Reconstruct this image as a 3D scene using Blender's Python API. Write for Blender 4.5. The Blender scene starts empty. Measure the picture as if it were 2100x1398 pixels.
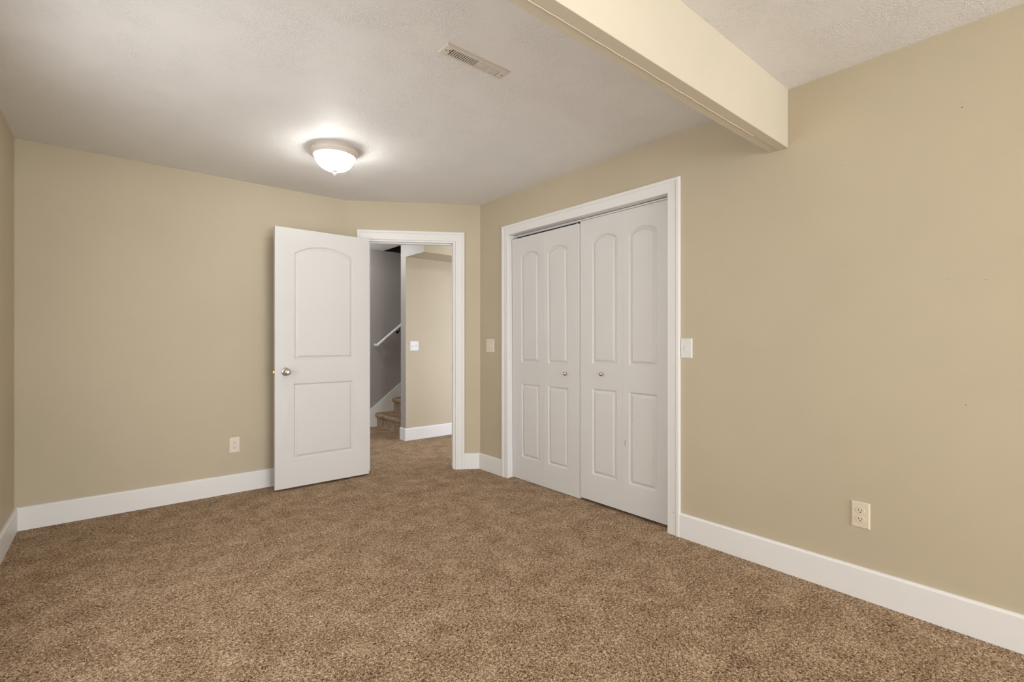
import bpy, bmesh, math, random
from math import sin, cos, pi, radians
from mathutils import Vector, Matrix
random.seed(7)
S = bpy.context.scene
COL = S.collection

# ------------------------------------------------------------------ camera
cam_d = bpy.data.cameras.new('camera')
cam = bpy.data.objects.new('camera', cam_d); COL.objects.link(cam)
cam_d.sensor_fit = 'HORIZONTAL'; cam_d.sensor_width = 36.0
cam_d.lens = 996.11 / 2100 * 36.0
cam_d.clip_start = 0.02
cam.location = (0, 0, 1.17)
cam.rotation_euler = (radians(90), 0, radians(-39.938))
S.camera = cam

# ------------------------------------------------------------------ world, exposure
S.view_settings.view_transform = 'Standard'
S.view_settings.look = 'None'
S.view_settings.exposure = 0.20
S.view_settings.gamma = 1.0
S.view_settings.use_curve_mapping = False
WORLD_W = 1.3
W = bpy.data.worlds.new('sky'); S.world = W; W.use_nodes = True
W.node_tree.nodes['Background'].inputs[0].default_value = (0.95, 0.88, 0.80, 1)
W.node_tree.nodes['Background'].inputs[1].default_value = WORLD_W

def area(name, loc, direction, sx, sy, watts, col):
    l = bpy.data.lights.new(name, 'AREA'); l.shape = 'RECTANGLE'; l.size = sx; l.size_y = sy
    l.energy = watts; l.color = col
    o = bpy.data.objects.new(name, l); COL.objects.link(o); o.location = loc
    o.rotation_euler = Vector(direction).to_track_quat('-Z', 'Y').to_euler()
    return o
SKY_W, SIDE_W, SIDE_FILL_W, HALLWIN_W, HALLDOOR_W = 180.0, 5.0, 17.5, 28.0, 32.0
DOME_W, NEAR_W, HALL_W, HALL2_W = 11.5, 4.2, 36.0, 7.0
# daylight through the windows (behind the camera, and at the far left end of the hall), plus fill through an added left window
area('daylight_window_near', (1.10, -4.56, 1.10), (0, 1, -0.02), 2.5, 2.0, SKY_W, (0.96, 1.0, 1.03))
area('daylight_window_side', (-0.60, 0.125, 1.30), (1, 0.0, -0.02), 1.65, 1.35, SIDE_W, (0.98, 1.0, 1.0))
area('side_fill_light', (-0.60, 2.15, 1.30), (1, 0.0, -0.02), 1.65, 1.35, SIDE_FILL_W, (0.97, 1.0, 1.03))  # added fill for the far ceiling and closet, not a known window
area('daylight_window_hall', (-1.16, 4.95, 1.45), (1, 0, -0.05), 0.85, 1.3, HALLWIN_W, (0.75, 0.87, 1.0))
area('daylight_doorway_hall', (4.0, 3.34, 1.05), (0, 1, 0), 0.8, 1.95, HALLDOOR_W, (0.90, 0.96, 1.08))
LAMP_COL = (1.0, 1.0, 0.99)

# ------------------------------------------------------------------ dimensions (metres)
XR = 2.6422            # right wall
YB = 4.2567            # back wall
XL = -0.4295           # left wall at its far corner
LW = math.tan(radians(0.5679))
A = Vector((1.6244, YB)); B = Vector((XR, 3.6123))
DD = (B - A).normalized(); NN = Vector((-DD.y, DD.x)); DL = (B - A).length
H = 2.4176; H2 = 2.438
YN = -4.5              # near wall, behind the camera
XE = 2.7044; YH = 5.1721; YH2 = 5.2972; YF = 6.3063   # hall
BBH, BBT = 0.143, 0.015
TH = 0.115

class Frame:
    def __init__(s, o, ex, ey): s.o = Vector(o); s.ex = Vector(ex); s.ey = Vector(ey)
    def __call__(s, a, b, z):
        p = s.o + s.ex * a + s.ey * b
        return Vector((p.x, p.y, z))
ID = Frame((0, 0), (1, 0), (0, 1))
FR = Frame((XR, 0), (0, 1), (1, 0))         # right wall: s = y, t = into the wall
FB = Frame((0, YB), (1, 0), (0, 1))         # back wall
FD = Frame(A, DD, NN)                       # angled wall
le = Vector((LW, 1)).normalized()
FL = Frame((XL, YB), -le, (-le.y, le.x))    # left wall: s = distance from the far corner

# ------------------------------------------------------------------ mesh helpers
class MB:
    def __init__(s): s.bm = bmesh.new()
    def face(s, pts, mi=0):
        f = s.bm.faces.new([s.bm.verts.new(p) for p in pts]); f.material_index = mi; return f
    def box(s, x0, x1, y0, y1, z0, z1, fr=ID, mi=0):
        v = [s.bm.verts.new(fr(x, y, z)) for z in (z0, z1) for (x, y) in ((x0, y0), (x1, y0), (x1, y1), (x0, y1))]
        out = []
        for q in ((3, 2, 1, 0), (4, 5, 6, 7), (0, 1, 5, 4), (1, 2, 6, 5), (2, 3, 7, 6), (3, 0, 4, 7)):
            f = s.bm.faces.new([v[i] for i in q]); f.material_index = mi; out.append(f)
        return out
    def grid(s, rings, closed=True, mi=0, cap0=False, cap1=False):
        vs = [[s.bm.verts.new(p) for p in r] for r in rings]
        n = len(vs[0])
        for a, b in zip(vs, vs[1:]):
            for i in range(n if closed else n - 1):
                j = (i + 1) % n
                f = s.bm.faces.new((a[i], a[j], b[j], b[i])); f.material_index = mi
        if cap0: s.bm.faces.new(vs[0]).material_index = mi
        if cap1: s.bm.faces.new(vs[-1]).material_index = mi
        return vs
    def lathe(s, prof, n=48, M=Matrix(), mi=0, fn=None):
        """prof: list of (r, z); axis = local z; M places it"""
        rings = []
        for r, z in prof:
            rr = []
            for i in range(n):
                a = 2 * pi * i / n
                q = fn(r, z, a) if fn else r
                rr.append(M @ Vector((q * cos(a), q * sin(a), z)))
            rings.append(rr)
        s.grid(rings, True, mi, cap0=prof[0][0] > 1e-5, cap1=prof[-1][0] > 1e-5)
    def tube(s, path, r, n=12, mi=0):
        rings = []
        for i, p in enumerate(path):
            d = (path[min(i + 1, len(path) - 1)] - path[max(i - 1, 0)]).normalized()
            u = d.cross(Vector((0, 0, 1)))
            if u.length < 1e-4: u = d.cross(Vector((0, 1, 0)))
            u.normalize(); w = u.cross(d)
            rings.append([p + (u * cos(2 * pi * k / n) + w * sin(2 * pi * k / n)) * r for k in range(n)])
        s.grid(rings, True, mi, True, True)
    def build(s, name, mats, parent=None, smooth=False, bevel=0.0, seg=2, weld=True):
        bm = s.bm
        if weld: bmesh.ops.remove_doubles(bm, verts=bm.verts, dist=1e-6)
        bmesh.ops.recalc_face_normals(bm, faces=bm.faces)
        me = bpy.data.meshes.new(name); bm.to_mesh(me); bm.free()
        for m in (mats if isinstance(mats, (list, tuple)) else [mats]): me.materials.append(m)
        if smooth:
            for p in me.polygons: p.use_smooth = True
            me.set_sharp_from_angle(angle=radians(smooth if smooth is not True else 40))
        o = bpy.data.objects.new(name, me); COL.objects.link(o)
        if parent: o.parent = parent
        if bevel:
            m = o.modifiers.new('bevel', 'BEVEL'); m.width = bevel; m.segments = seg
            m.limit_method = 'ANGLE'; m.angle_limit = radians(50)
        return o

def empty(name, loc=(0, 0, 0), rot=(0, 0, 0)):
    o = bpy.data.objects.new(name, None); COL.objects.link(o)
    o.location = loc; o.rotation_euler = rot; o.empty_display_size = 0.1
    return o
def tag(o, label=None, cat=None, group=None, kind=None):
    if label: o['label'] = label
    if cat: o['category'] = cat
    if group: o['group'] = group
    if kind: o['kind'] = kind
    return o
def struct(o, label, cat): return tag(o, label, cat, None, 'structure')
def copy_tree(o, parent=None):
    c = o.copy(); COL.objects.link(c)
    if parent: c.parent = parent
    for ch in list(o.children): copy_tree(ch, c)
    return c

# ------------------------------------------------------------------ materials
def mat(name, col, rough=0.5, metal=0.0, spec=0.5):
    m = bpy.data.materials.new(name); m.use_nodes = True
    b = m.node_tree.nodes['Principled BSDF']
    b.inputs['Base Color'].default_value = (*col, 1); b.inputs['Roughness'].default_value = rough
    b.inputs['Metallic'].default_value = metal; b.inputs['Specular IOR Level'].default_value = spec
    return m
def nodes(m): return m.node_tree.nodes, m.node_tree.links, m.node_tree.nodes['Principled BSDF']
def noise(N, L, co, scale, detail=2, rough=0.5, dist=0.0, kind=None):
    n = N.new('ShaderNodeTexNoise'); n.inputs['Scale'].default_value = scale
    n.inputs['Detail'].default_value = detail; n.inputs['Roughness'].default_value = rough
    n.inputs['Distortion'].default_value = dist
    if kind: n.noise_type = kind
    L.new(co, n.inputs['Vector']); return n
def ramp(N, L, fac, stops):
    r = N.new('ShaderNodeValToRGB'); e = r.color_ramp.elements
    while len(e) < len(stops): e.new(0.5)
    for el, (p, c) in zip(e, stops):
        el.position = p; el.color = (*c, 1) if len(c) == 3 else c
    L.new(fac, r.inputs[0]); return r
def math_n(N, L, op, a, b):
    n = N.new('ShaderNodeMath'); n.operation = op
    for i, x in enumerate((a, b)):
        if isinstance(x, (int, float)): n.inputs[i].default_value = x
        else: L.new(x, n.inputs[i])
    return n.outputs[0]
def bump(N, L, bs, h, strength, dist):
    b = N.new('ShaderNodeBump'); b.inputs['Strength'].default_value = strength
    b.inputs['Distance'].default_value = dist
    L.new(h, b.inputs['Height']); L.new(b.outputs[0], bs.inputs['Normal'])

def paint(name, col, rough=0.6, scale=220, strength=0.10, spec=0.35, var=0.03):
    m = mat(name, col, rough, 0, spec); N, L, b = nodes(m)
    co = N.new('ShaderNodeTexCoord').outputs['Object']
    n = noise(N, L, co, scale, 2, 0.5); bump(N, L, b, n.outputs['Fac'], strength, 0.001)
    n2 = noise(N, L, co, 1.7, 3, 0.6)
    c = [tuple(x * k for x in col) for k in (1 - var, 1 + var)]
    r = ramp(N, L, n2.outputs['Fac'], [(0.3, c[0]), (0.7, c[1])]); L.new(r.outputs[0], b.inputs['Base Color'])
    return m
M_WALL = paint('tan_wall_paint', (0.535, 0.466, 0.342), 0.55)
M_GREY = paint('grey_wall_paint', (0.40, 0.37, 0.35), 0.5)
M_WELL_SHADE = paint('stairwell_shade_colour', (0.035, 0.031, 0.028), 0.6)  # near-black colour stands in for the unlit depth of the stairwell
M_TRIM = paint('white_trim_paint', (0.82, 0.815, 0.81), 0.38, 90, 0.03, 0.5, 0.01)
M_DOOR = paint('white_door_paint', (0.70, 0.692, 0.685), 0.42, 260, 0.05, 0.5, 0.01)
M_BEAM = paint('cream_beam_paint', (0.63, 0.568, 0.455), 0.5, 120, 0.10)

def ceiling_mat():
    m = mat('textured_ceiling_paint', (0.82, 0.815, 0.81), 0.6, 0, 0.4); N, L, b = nodes(m)
    co = N.new('ShaderNodeTexCoord').outputs['Object']
    # brushed plaster: short raised strokes whose direction changes from dab to dab
    wob = noise(N, L, co, 9.0, 2, 0.6)
    wv = N.new('ShaderNodeVectorMath'); wv.operation = 'MULTIPLY_ADD'
    L.new(wob.outputs['Color'], wv.inputs[0]); wv.inputs[1].default_value = (0.16, 0.16, 0.0); L.new(co, wv.inputs[2])
    hs = []
    for k, (cell, sc) in enumerate(((11.0, 140.0), (15.0, 180.0))):
        vo = N.new('ShaderNodeTexVoronoi'); vo.inputs['Scale'].default_value = cell; L.new(wv.outputs[0], vo.inputs['Vector'])
        sep = N.new('ShaderNodeSeparateColor'); L.new(vo.outputs['Color'], sep.inputs[0])
        ang = math_n(N, L, 'MULTIPLY', sep.outputs[k], 6.283)
        vr = N.new('ShaderNodeVectorRotate'); vr.rotation_type = 'Z_AXIS'; L.new(co, vr.inputs['Vector']); L.new(ang, vr.inputs['Angle'])
        mp = N.new('ShaderNodeMapping'); mp.inputs['Scale'].default_value = (0.33, 1.0, 1.0); L.new(vr.outputs[0], mp.inputs['Vector'])
        n1 = noise(N, L, mp.outputs[0], sc, 1, 0.5, 0.7)
        r = ramp(N, L, n1.outputs['Fac'], [(0.47, (0, 0, 0)), (0.60, (1, 1, 1))])
        hs.append(r.outputs[0])
    h = math_n(N, L, 'MAXIMUM', hs[0], hs[1])
    msk = ramp(N, L, noise(N, L, co, 4.5, 2, 0.6).outputs['Fac'], [(0.38, (0.18,) * 3), (0.60, (1, 1, 1))])
    h = math_n(N, L, 'MULTIPLY', h, msk.outputs[0])
    bump(N, L, b, h, 0.7, 0.0018)
    return m
M_CEIL = ceiling_mat()

def carpet_mat():
    m = mat('brown_frieze_carpet', (0.3, 0.2, 0.13), 0.95, 0, 0.1); N, L, b = nodes(m)
    co = N.new('ShaderNodeTexCoord').outputs['Object']
    n1 = noise(N, L, co, 120, 3, 0.62, 1.1)
    n2 = noise(N, L, co, 260, 2, 0.6, 0.5)
    vo = N.new('ShaderNodeTexVoronoi'); vo.inputs['Scale'].default_value = 140; L.new(co, vo.inputs['Vector'])
    f = math_n(N, L, 'ADD', math_n(N, L, 'MULTIPLY', n1.outputs['Fac'], 0.66), math_n(N, L, 'MULTIPLY', n2.outputs['Fac'], 0.34))
    big = noise(N, L, co, 7, 3, 0.65)
    f = math_n(N, L, 'ADD', f, math_n(N, L, 'MULTIPLY', math_n(N, L, 'SUBTRACT', big.outputs['Fac'], 0.5), 0.13))
    r = ramp(N, L, f, [(0.375, (0.050, 0.025, 0.013)), (0.455, (0.225, 0.138, 0.078)), (0.525, (0.44, 0.305, 0.196)), (0.62, (0.82, 0.66, 0.48))])
    L.new(r.outputs[0], b.inputs['Base Color'])
    h = math_n(N, L, 'SUBTRACT', f, math_n(N, L, 'MULTIPLY', vo.outputs['Distance'], 0.25))
    bump(N, L, b, h, 1.0, 0.007)
    return m
M_CARPET = carpet_mat()
M_NICKEL = mat('brushed_nickel', (0.62, 0.59, 0.55), 0.22, 1.0)
M_BRASS = mat('worn_brass', (0.60, 0.42, 0.22), 0.3, 1.0)
M_DARKMETAL = mat('dark_bronze', (0.05, 0.04, 0.035), 0.4, 0.8)
M_BLACK = mat('dark_void', (0.012, 0.010, 0.008), 0.9, 0, 0.1)
M_IVORY = mat('ivory_plastic', (0.72, 0.63, 0.50), 0.35)
M_IVORY2 = mat('pale_ivory_plastic', (0.78, 0.70, 0.60), 0.35)
M_WHITEP = mat('white_plastic', (0.76, 0.75, 0.74), 0.32)
M_SLOT = mat('dark_slot', (0.03, 0.022, 0.016), 0.8)
M_VENT = mat('vent_enamel', (0.70, 0.645, 0.585), 0.45)
M_DUCT = mat('duct_metal', (0.05, 0.035, 0.022), 0.6, 0.0)
M_PAN = mat('fixture_pan_enamel', (0.70, 0.635, 0.57), 0.4)
M_SCUFF = mat('scuff_mark', (0.16, 0.14, 0.125), 0.8)
M_SCRATCH = mat('scratch_mark', (0.36, 0.345, 0.33), 0.7)
M_SOCKET = mat('lamp_socket', (0.42, 0.34, 0.22), 0.5)
M_CAULK = mat('caulk_bead', (0.78, 0.71, 0.56), 0.5)

def glow_mat(name, col, strength):
    m = bpy.data.materials.new(name); m.use_nodes = True
    b = m.node_tree.nodes['Principled BSDF']
    b.inputs['Base Color'].default_value = (1, 1, 1, 1)
    b.inputs['Emission Color'].default_value = (*col, 1); b.inputs['Emission Strength'].default_value = strength
    return m
BULB_GLOW = 20.3       # emission per watt of a lamp (two bulbs)
def bulb_mat(watts): return glow_mat('lit_bulb', LAMP_COL, BULB_GLOW * watts)
def glass_mat():
    m = bpy.data.materials.new('ribbed_clear_glass'); m.use_nodes = True
    N, L = m.node_tree.nodes, m.node_tree.links; N.clear()
    out = N.new('ShaderNodeOutputMaterial')
    tr = N.new('ShaderNodeBsdfTransparent'); tr.inputs[0].default_value = (0.97, 0.96, 0.93, 1)
    tl = N.new('ShaderNodeBsdfTranslucent'); tl.inputs[0].default_value = (0.95, 0.93, 0.88, 1)
    gl = N.new('ShaderNodeBsdfGlossy'); gl.inputs['Roughness'].default_value = 0.12
    co = N.new('ShaderNodeTexCoord').outputs['Object']
    sp = N.new('ShaderNodeSeparateXYZ'); L.new(co, sp.inputs[0])
    an = math_n(N, L, 'ARCTAN2', sp.outputs[1], sp.outputs[0])
    w = math_n(N, L, 'SINE', math_n(N, L, 'MULTIPLY', an, 44), 0)
    f = math_n(N, L, 'ADD', math_n(N, L, 'MULTIPLY', w, 0.18), 0.60)
    m1 = N.new('ShaderNodeMixShader'); L.new(f, m1.inputs[0]); L.new(tr.outputs[0], m1.inputs[1]); L.new(tl.outputs[0], m1.inputs[2])
    fr = N.new('ShaderNodeFresnel'); fr.inputs[0].default_value = 1.45
    m2 = N.new('ShaderNodeMixShader'); L.new(fr.outputs[0], m2.inputs[0]); L.new(m1.outputs[0], m2.inputs[1]); L.new(gl.outputs[0], m2.inputs[2])
    L.new(m2.outputs[0], out.inputs[0])
    return m
M_GLASS = glass_mat()

# ------------------------------------------------------------------ room shell
m = MB(); m.box(-1.6, 5.4, YN - 0.2, 6.5, -0.12, 0.0)
struct(m.build('floor', M_CARPET), 'brown speckled wall-to-wall carpet running through the doorway', 'floor')

m = MB()
m.box(-0.75, XR + TH, 1.03, 4.45, H, H + 0.25)
m.box(-0.75, XR + TH, YN - 0.15, 1.03, H2, H2 + 0.25)
struct(m.build('ceiling', M_CEIL), 'off-white textured plaster ceiling above the carpeted room', 'ceiling')
m = MB()
m.box(-1.4, 2.955, 4.45, 6.45, H + 0.0005, 2.6)
m.box(2.0, 2.955, 3.4, 4.45, H + 0.0005, 2.6)
m.box(2.955, 5.35, 3.4, YH, H + 0.0005, 2.6)
struct(m.build('ceiling_hall', M_CEIL), 'grey shaded hall ceiling ending at the stairwell opening', 'ceiling')

m = MB(); m.box(XL - 0.25, A.x + 0.05, 0, TH, 0, 2.45, FB)
struct(m.build('wall_back', M_WALL), 'tan painted back wall behind the open white door', 'wall')
SO0, SO1, ZO = 0.200, 0.958, 2.062        # doorway in the angled wall
m = MB()
m.box(-0.05, SO0 - 0.018, 0, TH, 0, 2.45, FD); m.box(SO1 + 0.018, DL + 0.02, 0, TH, 0, 2.45, FD)
m.box(SO0 - 0.018, SO1 + 0.018, 0, TH, ZO + 0.018, 2.45, FD)
struct(m.build('wall_angled', M_WALL), 'short angled tan wall holding the open doorway', 'wall')
C0, C1, ZC = 1.656, 3.206, 2.074          # closet opening in the right wall
m = MB()
m.box(YN - 0.15, C0 - 0.018, 0, TH, 0, 2.46, FR); m.box(C1 + 0.018, B.y + 0.06, 0, TH, 0, 2.45, FR)
m.box(C0 - 0.018, C1 + 0.018, 0, TH, ZC + 0.018, 2.45, FR)
wr = struct(m.build('wall_right', M_WALL), 'long tan wall on the right with a white closet and outlet', 'wall')
m = MB(); m.box(0, YB - YN + 0.2, 0, 0.12, 0, 0.62, FL); m.box(0, YB - YN + 0.2, 0, 0.12, 2.02, 2.46, FL)
m.box(0, 1.282, 0, 0.12, 0.62, 2.02, FL); m.box(2.932, 3.307, 0, 0.12, 0.62, 2.02, FL); m.box(4.957, YB - YN + 0.2, 0, 0.12, 0.62, 2.02, FL)
struct(m.build('wall_left', M_WALL), 'sliver of tan wall at the far left edge', 'wall')
m = MB()
m.box(-0.75, -0.15, YN - TH, YN, 0, 2.46); m.box(2.35, XR + TH, YN - TH, YN, 0, 2.46)
m.box(-0.15, 2.35, YN - TH, YN, 0, 0.08); m.box(-0.15, 2.35, YN - TH, YN, 2.10, 2.46)
struct(m.build('wall_near', M_WALL), 'tan wall behind the camera with a wide window', 'wall')
# window frames behind the camera
def window_frame(name, fr, s0, s1, z0, z1, t, label):
    m = MB(); w = 0.045
    m.box(s0, s1, t, t + 0.06, z0, z0 + w, fr); m.box(s0, s1, t, t + 0.06, z1 - w, z1, fr)
    m.box(s0, s0 + w, t, t + 0.06, z0 + w, z1 - w, fr); m.box(s1 - w, s1, t, t + 0.06, z0 + w, z1 - w, fr)
    c = (s0 + s1) / 2; m.box(c - w / 2, c + w / 2, t, t + 0.06, z0 + w, z1 - w, fr)
    return struct(m.build(name, M_TRIM), label, 'window')
window_frame('window_1', Frame((0, YN), (1, 0), (0, -1)), -0.15, 2.35, 0.08, 2.10, 0.02, 'wide white window behind the camera')
window_frame('added_window_3', FL, 1.282, 2.932, 0.62, 2.02, 0.02, 'added white side window on the left wall, unseen, letting in fill light')  # added opening out of view, put in to brighten ceiling and closet
window_frame('window_2', FL, 3.307, 4.957, 0.62, 2.02, 0.02, 'white side window on the left wall beside the camera')

# closet interior
m = MB()
m.box(XR + TH, 3.42, 1.45, 1.55, 0, 2.4); m.box(XR + TH, 3.6, 3.36, 3.46, 0, 2.42); m.box(4.4, 5.3, 3.36, 3.46, 0, 2.42); m.box(3.6, 4.4, 3.36, 3.46, 2.04, 2.42); m.box(3.36, 3.46, 1.55, 3.36, 0, 2.4)
m.box(XR + 0.06, 3.46, 1.45, 3.46, 2.40, 2.5)
struct(m.build('wall_closet', M_WALL), 'closet inner walls hidden behind the bifold doors', 'wall')

# hall beyond the doorway
m = MB()
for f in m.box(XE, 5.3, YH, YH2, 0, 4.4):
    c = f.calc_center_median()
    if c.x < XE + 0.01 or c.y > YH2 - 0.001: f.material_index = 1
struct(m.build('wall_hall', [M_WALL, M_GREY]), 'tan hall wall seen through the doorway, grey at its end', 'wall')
m = MB()
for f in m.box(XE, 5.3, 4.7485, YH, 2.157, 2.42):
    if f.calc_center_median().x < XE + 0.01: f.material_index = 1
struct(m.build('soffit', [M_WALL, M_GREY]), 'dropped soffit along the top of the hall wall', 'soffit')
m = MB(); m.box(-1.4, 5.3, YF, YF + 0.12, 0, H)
for f in m.box(-1.4, 5.3, YF, YF + 0.12, H, 4.4): f.material_index = 1  # above ceiling height the stairwell's darkness is put into the colour
struct(m.build('wall_stair', [M_GREY, M_WELL_SHADE]), 'dark grey wall alongside the carpeted stairs', 'wall')
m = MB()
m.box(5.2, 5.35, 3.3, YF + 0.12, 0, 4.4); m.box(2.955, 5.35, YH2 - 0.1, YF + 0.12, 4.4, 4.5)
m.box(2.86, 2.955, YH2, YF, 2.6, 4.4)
struct(m.build('wall_stairwell', M_WELL_SHADE), 'upper walls of the unlit stairwell, coloured dark for its shade', 'wall')
m = MB(); m.box(-1.35, -1.2, 4.3, 4.5, 0, 2.45); m.box(-1.35, -1.2, 5.4, YF + 0.12, 0, 2.45)
m.box(-1.35, -1.2, 4.5, 5.4, 0, 0.78); m.box(-1.35, -1.2, 4.5, 5.4, 2.12, 2.45); m.box(-1.35, -0.62, 4.27, 4.36, 0, 2.45)
struct(m.build('wall_hall_end', M_WALL), 'far end wall of the hall with its window', 'wall')

# ceiling beam
YM0, YM1, ZM = 0.985, 1.0767, 2.144
m = MB()
seam = 1.034
m.box(XL - 0.15, XR, YM0, seam - 0.0003, ZM, 2.46); m.box(XL - 0.15, XR, seam + 0.0003, YM1, ZM + 0.0015, 2.46)
beam = struct(m.build('beam', M_BEAM, bevel=0.002), 'cream painted dropped beam crossing the ceiling at the upper right', 'beam')
m = MB(); x = XL; rings = []
while x < XR - 0.28:
    w = 0.0010 + random.random() * 0.0009; y = seam + random.uniform(-1, 1) * 0.0012
    rings.append([Vector((x, y - w, ZM + 0.001)), Vector((x, y, ZM - 0.0014)), Vector((x, y + w, ZM + 0.001))]); x += 0.03
m.grid(rings, False)
tag(m.build('caulk_seam', M_CAULK, beam, smooth=True), 'thin pale caulk seam along the underside')

# ------------------------------------------------------------------ trim: casings, jambs, baseboards
def casing(mb, fr, s0, s1, zt, t_off=0.0, sign=-1):
    """mitred U-shaped casing around an opening; profile (w outwards, t off the wall)"""
    prof = [(0.0, 0.0), (0.0, 0.009), (0.004, 0.012), (0.010, 0.0115), (0.016, 0.0125), (0.055, 0.0135), (0.0565, 0.0115), (0.0595, 0.0115),
            (0.061, 0.016), (0.064, 0.018), (0.079, 0.018), (0.083, 0.015), (0.083, 0.0)]
    ring = []
    for (a, b) in ((s0, -1), (s0, 1), (s1, 1), (s1, -1)):
        r = []
        for w, t in prof:
            sx = a - w if a == s0 else a + w
            r.append(fr(sx, t_off + sign * t, 0.0 if b < 0 else zt + w))
        ring.append(r)
    mb.grid(ring, False)
def bead_board(mb, fr, s0, s1, h=BBH, t=BBT, m0=0.0, m1=0.0):
    """baseboard with an eased top edge; m0/m1 shift the front edge for mitres"""
    prof = [(0, 0), (t, 0), (t, h - 0.010), (t - 0.003, h - 0.003), (t - 0.008, h), (0, h)]
    mb.grid([[fr(s0 + m0 * p, -p, z) for p, z in prof], [fr(s1 + m1 * p, -p, z) for p, z in prof]], True, 0, True, True)

# doorway
m = MB(); casing(m, FD, 0.192, 0.978, 2.077); casing(m, FD, 0.192, 0.978, 2.077, TH, 1)
tr1 = struct(m.build('trim_1', M_TRIM, smooth=30), 'white moulded casing around the open doorway', 'door trim')
m = MB()
m.box(SO0 - 0.018, SO0, 0, TH, 0, ZO + 0.018, FD); m.box(SO1, SO1 + 0.018, 0, TH, 0, ZO + 0.018, FD); m.box(SO0, SO1, 0, TH, ZO, ZO + 0.018, FD)
m.build('jamb', M_TRIM, tr1)
m = MB()
m.box(SO0, SO0 + 0.011, 0.040, 0.075, 0, ZO, FD); m.box(SO1 - 0.011, SO1, 0.040, 0.075, 0, ZO, FD); m.box(SO0 + 0.011, SO1 - 0.011, 0.040, 0.075, ZO - 0.011, ZO, FD)
m.build('door_stop', M_TRIM, tr1, bevel=0.002)
m = MB(); m.box(SO1 - 0.0015, SO1 + 0.001, 0.004, 0.032, 0.90, 0.957, FD)
tag(m.build('strike_plate', M_NICKEL, tr1), 'small metal strike plate')

# closet
m = MB(); casing(m, FR, 1.665, 3.196, 2.073)
tr2 = struct(m.build('trim_2', M_TRIM, smooth=30), 'white moulded casing around the closet bifold doors', 'door trim')
m = MB()
m.box(C0 - 0.018, C0, 0, TH, 0, ZC + 0.018, FR); m.box(C1, C1 + 0.018, 0, TH, 0, ZC + 0.018, FR); m.box(C0, C1, 0, TH, ZC, ZC + 0.018, FR)
m.build('jamb', M_TRIM, tr2)
m = MB(); m.box(C0, C1, 0.061, 0.0635, 2.060, ZC, FR); m.box(C0, C1, 0.079, 0.0815, 2.060, ZC, FR); m.box(C0, C1, 0.061, 0.0815, ZC - 0.003, ZC, FR)
tag(m.build('door_track', M_TRIM, tr2), 'metal track the bifold doors hang from')
m = MB(); m.lathe([(0.0022, 0), (0.0018, 0.0003)], 10, Matrix.Translation((XR - 0.0138, 1.6215, 0.136)) @ Matrix.Rotation(radians(-90), 4, 'Y'))
tag(m.build('nail_mark', M_SCUFF, tr2), 'dark nail mark low on the right leg')

# baseboards
m = MB(); bead_board(m, FB, XL, A.x, m0=1.0, m1=-0.29)
struct(m.build('baseboard_back', M_TRIM), 'white baseboard along the back wall', 'baseboard')
m = MB(); bead_board(m, FL, 0, YB - YN, m0=1.0)
struct(m.build('baseboard_left', M_TRIM), 'white baseboard at the far left edge', 'baseboard')
tanh_ = math.tan(radians(28.83))
m = MB(); bead_board(m, FD, 1.0612, DL, m1=-tanh_)
struct(m.build('baseboard_angled', M_TRIM), 'short white baseboard between doorway and corner', 'baseboard')
m = MB(); bead_board(m, FR, 3.279, B.y, m1=-tanh_)
struct(m.build('baseboard_corner', M_TRIM), 'short white baseboard left of the closet', 'baseboard')
m = MB(); bead_board(m, FR, YN, 1.582)
struct(m.build('baseboard_right', M_TRIM), 'long white baseboard right of the closet', 'baseboard')
FH = Frame((0, YH), (1, 0), (0, 1)); FE = Frame((XE, 0), (0, 1), (1, 0))
m = MB(); bead_board(m, FH, XE, 5.2, m0=-1.0); bead_board(m, FE, YH, YH2 - 0.002, m0=-1.0)
struct(m.build('baseboard_hall', M_TRIM), 'white baseboard around the end of the hall wall', 'baseboard')

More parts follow.
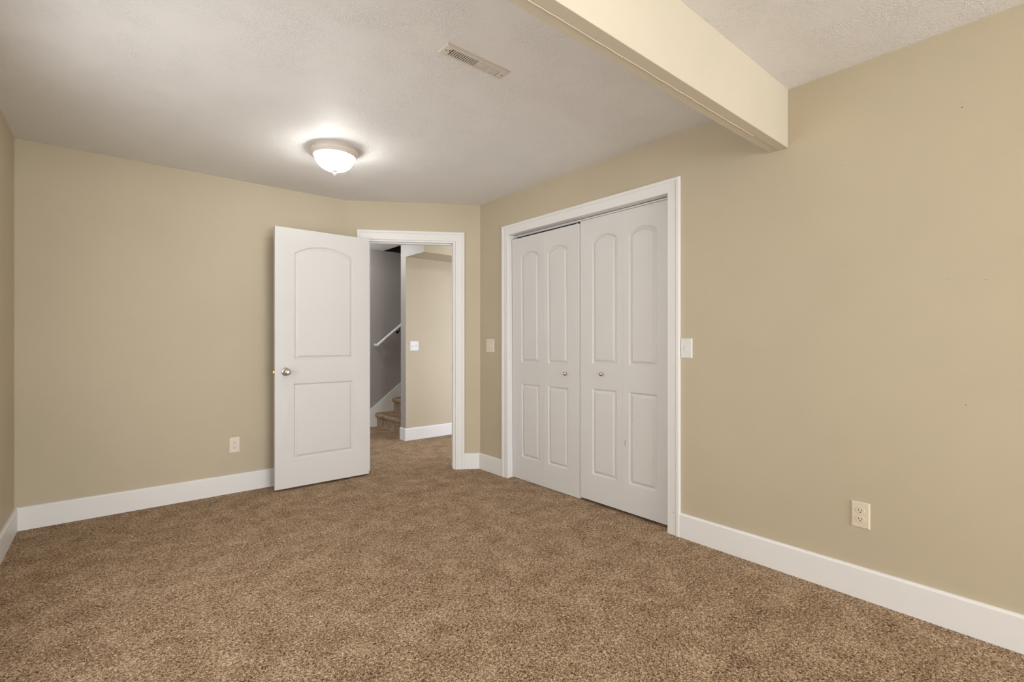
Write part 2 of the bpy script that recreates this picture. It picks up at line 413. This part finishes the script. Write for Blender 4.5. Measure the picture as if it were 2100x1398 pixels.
# ------------------------------------------------------------------ moulded doors
PROF = [(0.0, 0.0), (0.0015, 0.0004), (0.0115, 0.0112), (0.0140, 0.0114), (0.0320, 0.0010)]
def panel_outline(x0, x1, z0, z1, arch=0.0, d=0.0):
    """outline of a raised panel, inset by d; arch = rise of the segmental head"""
    P = [Vector((x0 + d, z0 + d)), Vector((x1 - d, z0 + d))]
    if arch <= 0: return P + [Vector((x1 - d, z1 - d)), Vector((x0 + d, z1 - d))]
    w = (x1 - x0) / 2; R = (w * w + arch * arch) / (2 * arch); cx = (x0 + x1) / 2; cz = z1 - R
    R2 = R - d; a0 = math.asin((w - d) / R2); n = 24
    for i in range(n + 1):
        a = a0 - 2 * a0 * i / n
        P.append(Vector((cx + R2 * sin(a), cz + R2 * cos(a))))
    return P
def moulded_slab(name, w, z0, z1, t, panels, parent=None):
    """slab x 0..w, front face at y = 0 (facing -y), back at y = t, z z0..z1; raised panels on both faces"""
    m = MB(); bm = m.bm
    for side in (0, 1):
        def P3(p, d): return Vector((p.x, d if side == 0 else t - d, p.y))
        edges = []
        rect = [bm.verts.new(P3(Vector(q), 0)) for q in ((0, z0), (w, z0), (w, z1), (0, z1))]
        loops = [rect]
        for pn in panels:
            O = panel_outline(*pn); ar = pn if len(pn) == 5 else (*pn, 0.0); rings = [[bm.verts.new(P3(p, PROF[0][1])) for p in O]]
            loops.append(rings[0])
            for off, dep in PROF[1:]:
                rings.append([bm.verts.new(P3(p, dep)) for p in panel_outline(*ar, off)])
            n = len(O)
            for a, b in zip(rings, rings[1:]):
                for i in range(n): bm.faces.new((a[i], a[(i + 1) % n], b[(i + 1) % n], b[i]))
            bm.faces.new(rings[-1])
        for lp in loops:
            for i in range(len(lp)): edges.append(bm.edges.get((lp[i], lp[(i + 1) % len(lp)])) or bm.edges.new((lp[i], lp[(i + 1) % len(lp)])))
        bmesh.ops.triangle_fill(bm, use_beauty=True, use_dissolve=False, edges=edges)
    for a, b in (((0, z0), (w, z0)), ((w, z0), (w, z1)), ((w, z1), (0, z1)), ((0, z1), (0, z0))):
        m.face([Vector((a[0], 0, a[1])), Vector((b[0], 0, b[1])), Vector((b[0], t, b[1])), Vector((a[0], t, a[1]))])
    return m.build(name, M_DOOR, parent, smooth=25)

def knob_profile():   # r, distance out from the face
    return [(0.0, 0.0), (0.033, 0.0), (0.0335, 0.003), (0.031, 0.007), (0.024, 0.0095), (0.0135, 0.011), (0.0115, 0.018), (0.0115, 0.028),
            (0.016, 0.033), (0.0235, 0.040), (0.0268, 0.049), (0.0262, 0.056), (0.0215, 0.0625), (0.012, 0.0655), (0.0105, 0.0640), (0.0, 0.0640)]

# open swing door: parallel to the back wall
XD0, XD1, YD = 1.0035, 1.7625, 4.048
d1 = moulded_slab('door_1', XD1 - XD0, 0.0, 2.043, 0.035, [(0.142, 0.620, 1.006, 1.922, 0.068), (0.138, 0.618, 0.222, 0.818)])
d1.location = (XD0, YD, 0.016)
struct(d1, 'white two-panel arched swing door standing open against the back wall', 'door')
m = MB(); m.lathe(knob_profile()[:6], 40, Matrix.Translation((0.078, 0, 0.914)) @ Matrix.Rotation(radians(90), 4, 'X'))
ros = tag(m.build('rosette', M_NICKEL, d1, smooth=30), 'round nickel knob plate')
m = MB(); m.lathe(knob_profile()[5:], 40, Matrix.Translation((0.078, 0, 0.914)) @ Matrix.Rotation(radians(90), 4, 'X'))
tag(m.build('door_knob', M_NICKEL, d1, smooth=30), 'round satin nickel door knob')
m = MB(); m.lathe(knob_profile(), 32, Matrix.Translation((0.078, 0.035, 0.914)) @ Matrix.Rotation(radians(-90), 4, 'X'))
tag(m.build('door_knob', M_NICKEL, d1, smooth=30), 'matching knob on the hidden side')
m = MB(); m.box(-0.011, 0.002, 0.0115, 0.0235, 0.905, 0.923); m.box(-0.0012, 0.001, 0.005, 0.030, 0.886, 0.942)
tag(m.build('latch', M_BRASS, d1, bevel=0.0015), 'brass latch on the free edge')
for z in (0.20, 1.02, 1.84):
    m = MB(); m.box(0.7585, 0.7605, 0.004, 0.033, z - 0.044, z + 0.044)
    m.lathe([(0.0, -0.046), (0.0062, -0.046), (0.0062, 0.046), (0.0, 0.046)], 14, Matrix.Translation((0.765, 0.041, z)))
    tag(m.build('hinge', M_NICKEL, d1, smooth=30), 'nickel butt hinge')

# closet bifold doors: two pairs of two leaves
LEAFW = 0.3835
def bifold(name, y_hi, z_shift, x_face, knob_leaf, tilt, label):
    """pair spanning y_hi (left in view) down to y_hi - 2*LEAFW on the right wall"""
    root = empty(name, (XR + x_face, y_hi, 0.012 + z_shift)); root.rotation_euler = (radians(tilt[0]), radians(tilt[1]), 0)
    struct(root, label, 'closet door')
    for k in (0, 1):
        e0, e1 = (0.115, 0.050) if k == 0 else (0.050, 0.115)
        lf = moulded_slab('door_leaf', LEAFW - 0.0006, 0.0, 2.034, 0.030,
                          [(e0, LEAFW - e1, 0.986, 1.908, 0.040), (e0, LEAFW - e1, 0.189, 0.810)], root)
        lf.rotation_euler = (0, 0, radians(-90)); lf.location = (0, -k * LEAFW, 0)   # local x -> -y, front (-y) -> -x
        if k == knob_leaf:
            kx = LEAFW - 0.132 if k == 1 else LEAFW - 0.175
            m = MB(); kp = [(0.0, 0.0), (0.0075, 0.0), (0.0065, 0.004), (0.0058, 0.010), (0.009, 0.014), (0.0148, 0.019), (0.0155, 0.022), (0.0125, 0.0255), (0.006, 0.0285), (0.0, 0.029)]
            m.lathe(kp, 28, Matrix.Translation((kx, 0, 0.918)) @ Matrix.Rotation(radians(90), 4, 'X'))
            tag(m.build('knob', M_NICKEL, lf, smooth=35), 'small nickel knob')
        if name == 'door_3' and k == 1:
            m = MB()
            def mark(pts, w=0.0011):
                for (a, b) in zip(pts, pts[1:]):
                    a, b = Vector(a), Vector(b); d = (b - a).normalized(); nrm = Vector((-d.y, d.x)) * w
                    m.face([Vector((q.x, -0.0004, q.y)) for q in (a - nrm, b - nrm, b + nrm, a + nrm)])
            for seg in (((0.022, 0.482), (0.018, 0.455), (0.024, 0.440)),): mark(seg, 0.0016)
            tag(m.build('scuff', M_SCUFF, lf), 'dark scuff beside the fold')
            m = MB(); o0 = -0.0004 + 0.0009
            def mark2(pts, w):
                for (a, b) in zip(pts, pts[1:]):
                    a, b = Vector(a), Vector(b); d = (b - a).normalized(); nrm = Vector((-d.y, d.x)) * w
                    m.face([Vector((q.x, 0.0003, q.y)) for q in (a - nrm, b - nrm, b + nrm, a + nrm)])
            mark2([(0.115, 0.668), (0.130, 0.648)], 0.0007); mark2([(0.114, 0.600), (0.128, 0.577)], 0.0006)
            mark2([(0.119, 0.493), (0.122, 0.478)], 0.0007); mark2([(0.113, 0.468), (0.114, 0.455)], 0.0009)
            tag(m.build('scuff', M_SCRATCH, lf), 'faint scratches on the lower panel')
    for yy in (-0.04, -2 * LEAFW + 0.03):
        m = MB(); m.lathe([(0.0, 2.025), (0.004, 2.025), (0.004, 2.052), (0.0, 2.052)], 12, Matrix.Translation((0.015, yy, 0)))
        tag(m.build('pivot_pin', M_NICKEL, root), 'metal pin into the track')
    return root
bifold('door_2', C1 - 0.006, -0.008, 0.050, 1, (0.0, -0.35), 'left pair of white bifold closet doors, hung a little lower')
bifold('door_3', C0 + 0.006 + 2 * LEAFW, 0.007, 0.050, 0, (0, 0), 'right pair of white bifold closet doors with scuffs on the lower panel')

# ------------------------------------------------------------------ outlets and switches (local: x across, z up, front = -y)
def plate(w, h, mt, parent, d=0.006):
    m = MB(); b = 0.005
    o = [(-w / 2, -h / 2), (w / 2, -h / 2), (w / 2, h / 2), (-w / 2, h / 2)]
    i = [(x - math.copysign(b, x), z - math.copysign(b, z)) for x, z in o]
    m.grid([[Vector((x, 0, z)) for x, z in o], [Vector((x, -d * 0.45, z)) for x, z in o], [Vector((x, -d, z)) for x, z in i]], True, 0, True, True)
    return m.build('cover_plate', mt, parent, bevel=0.0008)
def outlet(loc, rz, mt, label):
    r = empty('wall_outlet', loc, (0, 0, rz)); tag(r, label, 'outlet', 'wall outlets')
    plate(0.072, 0.118, mt, r)
    for sz in (0.0195, -0.0195):
        m = MB(); n = 28; ring = []
        for k in range(n):
            a = 2 * pi * k / n; ring.append((0.0168 * cos(a), max(-0.0125, min(0.0125, 0.0168 * sin(a))) + sz))
        m.grid([[Vector((x, -0.0055, z)) for x, z in ring], [Vector((x, -0.0078, z)) for x, z in ring],
                [Vector((x * 0.95, -0.0084, sz + (z - sz) * 0.95)) for x, z in ring]], True, 0, False, True)
        f = m.build('receptacle', mt, r)
        m = MB()
        m.box(-0.0074, -0.0052, -0.0088, -0.0080, sz - 0.0005, sz + 0.0080); m.box(0.0052, 0.0072, -0.0088, -0.0080, sz + 0.0004, sz + 0.0072)
        m.lathe([(0.0, 0.0), (0.0026, 0.0), (0.0026, 0.0008), (0.0, 0.0008)], 12, Matrix.Translation((0, -0.0080, sz - 0.0062)) @ Matrix.Rotation(radians(90), 4, 'X'))
        tag(m.build('slot', M_SLOT, f), 'dark prong slots')
    m = MB(); m.lathe([(0.0, 0.0), (0.003, 0.0), (0.0028, 0.0012), (0.0, 0.0016)], 14, Matrix.Translation((0, -0.006, 0)) @ Matrix.Rotation(radians(90), 4, 'X'))
    tag(m.build('screw', mt, r, smooth=True), 'centre screw')
    return r
def switch(loc, rz, mt, gangs, label, w):
    r = empty('light_switch', loc, (0, 0, rz)); tag(r, label, 'light switch', 'toggle light switches')
    plate(w, 0.117, mt, r)
    xs = [0.0] if len(gangs) == 1 else [-0.023, 0.023]
    for x, up in zip(xs, gangs):
        m = MB(); m.box(x - 0.0052, x + 0.0052, -0.0068, -0.0055, -0.0122, 0.0122)
        m.build('toggle_slot', mt, r)
        m = MB(); s = 1 if up else -1
        m.grid([[Vector((x - 0.0042, -0.006, -0.006 * 1)), Vector((x + 0.0042, -0.006, -0.006)), Vector((x + 0.0042, -0.006, 0.006)), Vector((x - 0.0042, -0.006, 0.006))],
                [Vector((x - 0.0034, -0.017, s * 0.0085 - 0.0035)), Vector((x + 0.0034, -0.017, s * 0.0085 - 0.0035)), Vector((x + 0.0034, -0.017, s * 0.0085 + 0.0035)), Vector((x - 0.0034, -0.017, s * 0.0085 + 0.0035))]], True, 0, True, True)
        m.build('toggle', mt, r, bevel=0.0008)
        for z in (0.030, -0.030):
            m = MB(); m.lathe([(0.0, 0.0), (0.0028, 0.0), (0.0026, 0.001), (0.0, 0.0014)], 12, Matrix.Translation((x, -0.006, z)) @ Matrix.Rotation(radians(90), 4, 'X'))
            tag(m.build('screw', mt, r, smooth=True), 'plate screw')
    return r
RZR = radians(-90)   # on the right wall, facing -x
outlet((XR, 0.6776, 0.378), RZR, M_IVORY, 'ivory duplex outlet low on the right wall, right of the closet')
outlet((0.7663, YB, 0.3676), 0, M_IVORY2, 'pale ivory duplex outlet low on the back wall, left of the open door')
switch((XR, 3.4570, 1.127), RZR, M_IVORY2, (False, False), 'double toggle switch between the corner and the closet casing', 0.116)
switch((XR, 1.5425, 1.127), RZR, M_WHITEP, (False,), 'white single toggle switch touching the right side of the closet casing', 0.074)
switch((2.8150, YH, 1.1115), 0, M_WHITEP, (False, True), 'double toggle switch on the hall wall seen through the doorway', 0.113)

# nail holes in the right wall
m = MB()
for y, z, r in ((0.3358, 2.1095, 0.0026), (0.3372, 2.124, 0.0012), (0.7507, 1.991, 0.0018), (1.3693, 2.1073, 0.0018), (0.7467, 1.5253, 0.0016),
                (0.3816, 1.4216, 0.0014), (0.2667, 1.4104, 0.0017), (0.7409, 1.0291, 0.0014), (0.3243, 0.9142, 0.0022)):
    m.lathe([(r, 0.0), (r * 0.7, 0.0003)], 10, Matrix.Translation((XR, y, z)) @ Matrix.Rotation(radians(-90), 4, 'Y'))
tag(m.build('nail_holes', M_SCUFF, wr, weld=False), 'small dark nail holes left in the paint')

# ------------------------------------------------------------------ ceiling register
VX0, VX1, VY0, VY1 = 1.0985, 1.4375, 1.7275, 1.8125
vent = empty('ceiling_vent', ((VX0 + VX1) / 2, (VY0 + VY1) / 2, H)); tag(vent, 'long narrow off-white ceiling vent with dark slots between the beam and lamp', 'vent')
vw, vd = (VX1 - VX0) / 2, (VY1 - VY0) / 2; sw, sd = 0.132, 0.0235
m = MB()
rings = []
for x, y, z in ((vw, vd, 0.0), (vw, vd, -0.0015), (vw - 0.004, vd - 0.004, -0.0055), (sw + 0.012, sd + 0.006, -0.0075), (sw, sd, -0.0075), (sw, sd, -0.0005)):
    rings.append([Vector((sx * x, sy * y, z)) for sx, sy in ((-1, -1), (1, -1), (1, 1), (-1, 1))])
m.grid(rings); m.build('frame', M_VENT, vent, bevel=0.0008)
m = MB(); m.box(-sw, sw, -sd, sd, -0.0009, -0.0004); tag(m.build('duct_opening', M_DUCT, vent), 'dark opening behind the slats')
NS = 25
for k in range(NS - 1):
    x = -sw + (k + 1) * 2 * sw / NS; tl = 0.0011 * (1 if k < NS / 2 else -1)
    m = MB(); hw = 0.0023
    m.grid([[Vector((x - hw + tl, y, -0.0010)), Vector((x + hw + tl, y, -0.0010)), Vector((x + hw - tl, y, -0.0072)), Vector((x - hw - tl, y, -0.0072))] for y in (-sd, sd)], True, 0, True, True)
    m.build('slat', M_VENT, vent)
for x in (-sw - 0.019, sw + 0.019):
    m = MB(); m.lathe([(0.0, 0.0), (0.0028, 0.0), (0.0026, -0.0012), (0.0, -0.0016)], 12, Matrix.Translation((x, 0, -0.0067)))
    tag(m.build('screw', M_DARKMETAL, vent), 'dark screw head')
m = MB(); m.box(-sw - 0.0095, -sw - 0.0065, -0.014, -0.004, -0.0095, -0.006)
tag(m.build('lever', M_DARKMETAL, vent, bevel=0.001), 'dark damper lever')

# ------------------------------------------------------------------ dome ceiling lights
def dome_light(loc, label, watts):
    M_BULB = bulb_mat(watts)
    r = empty('dome_ceiling_light', loc); tag(r, label, 'ceiling light', 'ribbed dome ceiling lights')
    m = MB(); m.lathe([(0.0, 0.0), (0.1385, 0.0), (0.1405, -0.008), (0.1455, -0.016), (0.1470, -0.024), (0.1450, -0.032), (0.1400, -0.036), (0.1385, -0.043), (0.1330, -0.049), (0.1285, -0.050), (0.1270, -0.044), (0.06, -0.030), (0.0, -0.030)], 72)
    m.build('pan', M_PAN, r, smooth=50)
    gp = []
    for i in range(15):
        t = i / 14; gp.append((0.0150 + (0.1205 - 0.0150) * cos(t * pi / 2) ** 1.08, -0.047 - 0.089 * sin(t * pi / 2)))
    m = MB(); m.lathe([(0.1275, -0.047), (0.1265, -0.0505)] + [(q[0], q[1] - 0.004) for q in gp], 264, fn=lambda rr, z, a: rr * (1 + 0.008 * sin(44 * a)))
    m.build('glass_shade', M_GLASS, r, smooth=60)
    m = MB(); m.lathe([(0.0, -0.137), (0.017, -0.138), (0.019, -0.142), (0.012, -0.146), (0.007, -0.149), (0.0055, -0.153), (0.009, -0.156), (0.0105, -0.161), (0.008, -0.166), (0.004, -0.169), (0.0035, -0.173), (0.0, -0.176)], 24)
    tag(m.build('finial', M_PAN, r, smooth=40), 'small turned finial')
    for sx in (-1, 1):
        m = MB(); c = Vector((sx * 0.048, sx * 0.020, -0.097)); ax = Vector((sx * 1.0, sx * 0.40, -0.18)).normalized()
        Mx = Matrix.Translation(c) @ ax.to_track_quat('Z', 'Y').to_matrix().to_4x4()
        m.lathe([(0.0, -0.030), (0.013, -0.030), (0.016, -0.020), (0.0245, -0.004), (0.0275, 0.010), (0.0245, 0.024), (0.014, 0.034), (0.0, 0.0375)], 24, Mx)
        bl = m.build('bulb', M_BULB, r, smooth=40)
        m = MB(); m.lathe([(0.0, -0.062), (0.017, -0.062), (0.0175, -0.035), (0.013, -0.029), (0.0, -0.029)], 20, Mx)
        m.build('socket', M_SOCKET, r, smooth=40)
    return r
dome_light((1.146, 3.170, H), 'lit ribbed-glass dome light on the ceiling near the open door', DOME_W)
dome_light((0.95, 0.40, H2), 'lit dome light on the ceiling above the camera, beyond the beam', NEAR_W)
dome_light((3.55, 4.15, H), 'lit dome light on the hall ceiling in front of the soffit', HALL2_W)
dome_light((2.10, 5.90, H), 'lit dome light on the hall ceiling near the stairs', HALL_W)

# ------------------------------------------------------------------ stairs, skirt, handrail
RISE, RUN, X0 = 0.190, 0.252, 2.853
m = MB(); pts = []
x, z = X0, 0.0
prof = []
for i in range(9):
    zt = (i + 1) * RISE; xr_ = X0 + i * RUN
    prof += [(xr_, zt - RISE), (xr_, zt - 0.075), (xr_ - 0.008, zt - 0.062)]
    for k in range(7):                       # rounded carpeted nosing
        a = -pi / 2 - 0.35 - (pi - 0.35) * k / 6
        prof.append((xr_ - 0.002 + 0.028 * cos(a), zt - 0.031 + 0.031 * sin(a)))
    prof.append((xr_ + 0.01, zt))
prof += [(X0 + 9 * RUN, 9 * RISE), (X0 + 9 * RUN, 0.0)]
y0, y1 = YH2 + 0.001, YF - 0.015
m.grid([[Vector((px, y0, pz)) for px, pz in prof], [Vector((px, y1, pz)) for px, pz in prof]], True, 0, True, True)
tag(m.build('staircase', M_CARPET, smooth=35), 'brown carpeted stairs rising to the right beyond the doorway', 'stairs')
m = MB(); sl = RISE / RUN; xs0 = 2.748; zs0 = 0.229
xa = xs0 - (zs0 - BBH) / sl; xb = 5.1
for_poly = [(xa, 0.0), (xb, 0.0), (xb, zs0 + sl * (xb - xs0)), (xa, BBH)]
m.grid([[Vector((px, YF - 0.014, pz)) for px, pz in for_poly], [Vector((px, YF, pz)) for px, pz in for_poly]], True, 0, True, True)
m.box(-1.2, xa, YF - 0.014, YF, 0, BBH)
struct(m.build('trim_3', M_TRIM, bevel=0.002), 'white sloping skirt board along the stair wall', 'skirting')
rail = empty('handrail', (2.80, YF, 1.09)); tag(rail, 'white sloping handrail on the dark stair wall', 'handrail')
m = MB(); d = Vector((1, 0, 0.80)).normalized(); p0 = Vector((0.028, -0.075, 0.018))
m.tube([p0 + d * 0.0, p0 + d * 0.01, p0 + d * 2.6], 0.021, 16)
m.tube([p0 + d * 0.012 + Vector((0, 0.0, 0)), p0 + d * 0.012 + Vector((0, 0.075, 0))], 0.019, 14)
m.build('rail', M_TRIM, rail, smooth=50)
for s in (0.43, 1.5):
    m = MB(); q = p0 + d * s
    m.tube([q + Vector((0, 0, -0.018)), q + Vector((0, 0, -0.05)), q + Vector((0, 0.03, -0.075)), q + Vector((0, 0.072, -0.078))], 0.007, 10)
    m.lathe([(0.0, 0), (0.024, 0), (0.022, 0.006), (0.0, 0.008)], 20, Matrix.Translation(q + Vector((0, 0.075, -0.078))) @ Matrix.Rotation(radians(90), 4, 'X'))
    tag(m.build('bracket', M_DARKMETAL, rail, smooth=40), 'dark metal wall bracket')
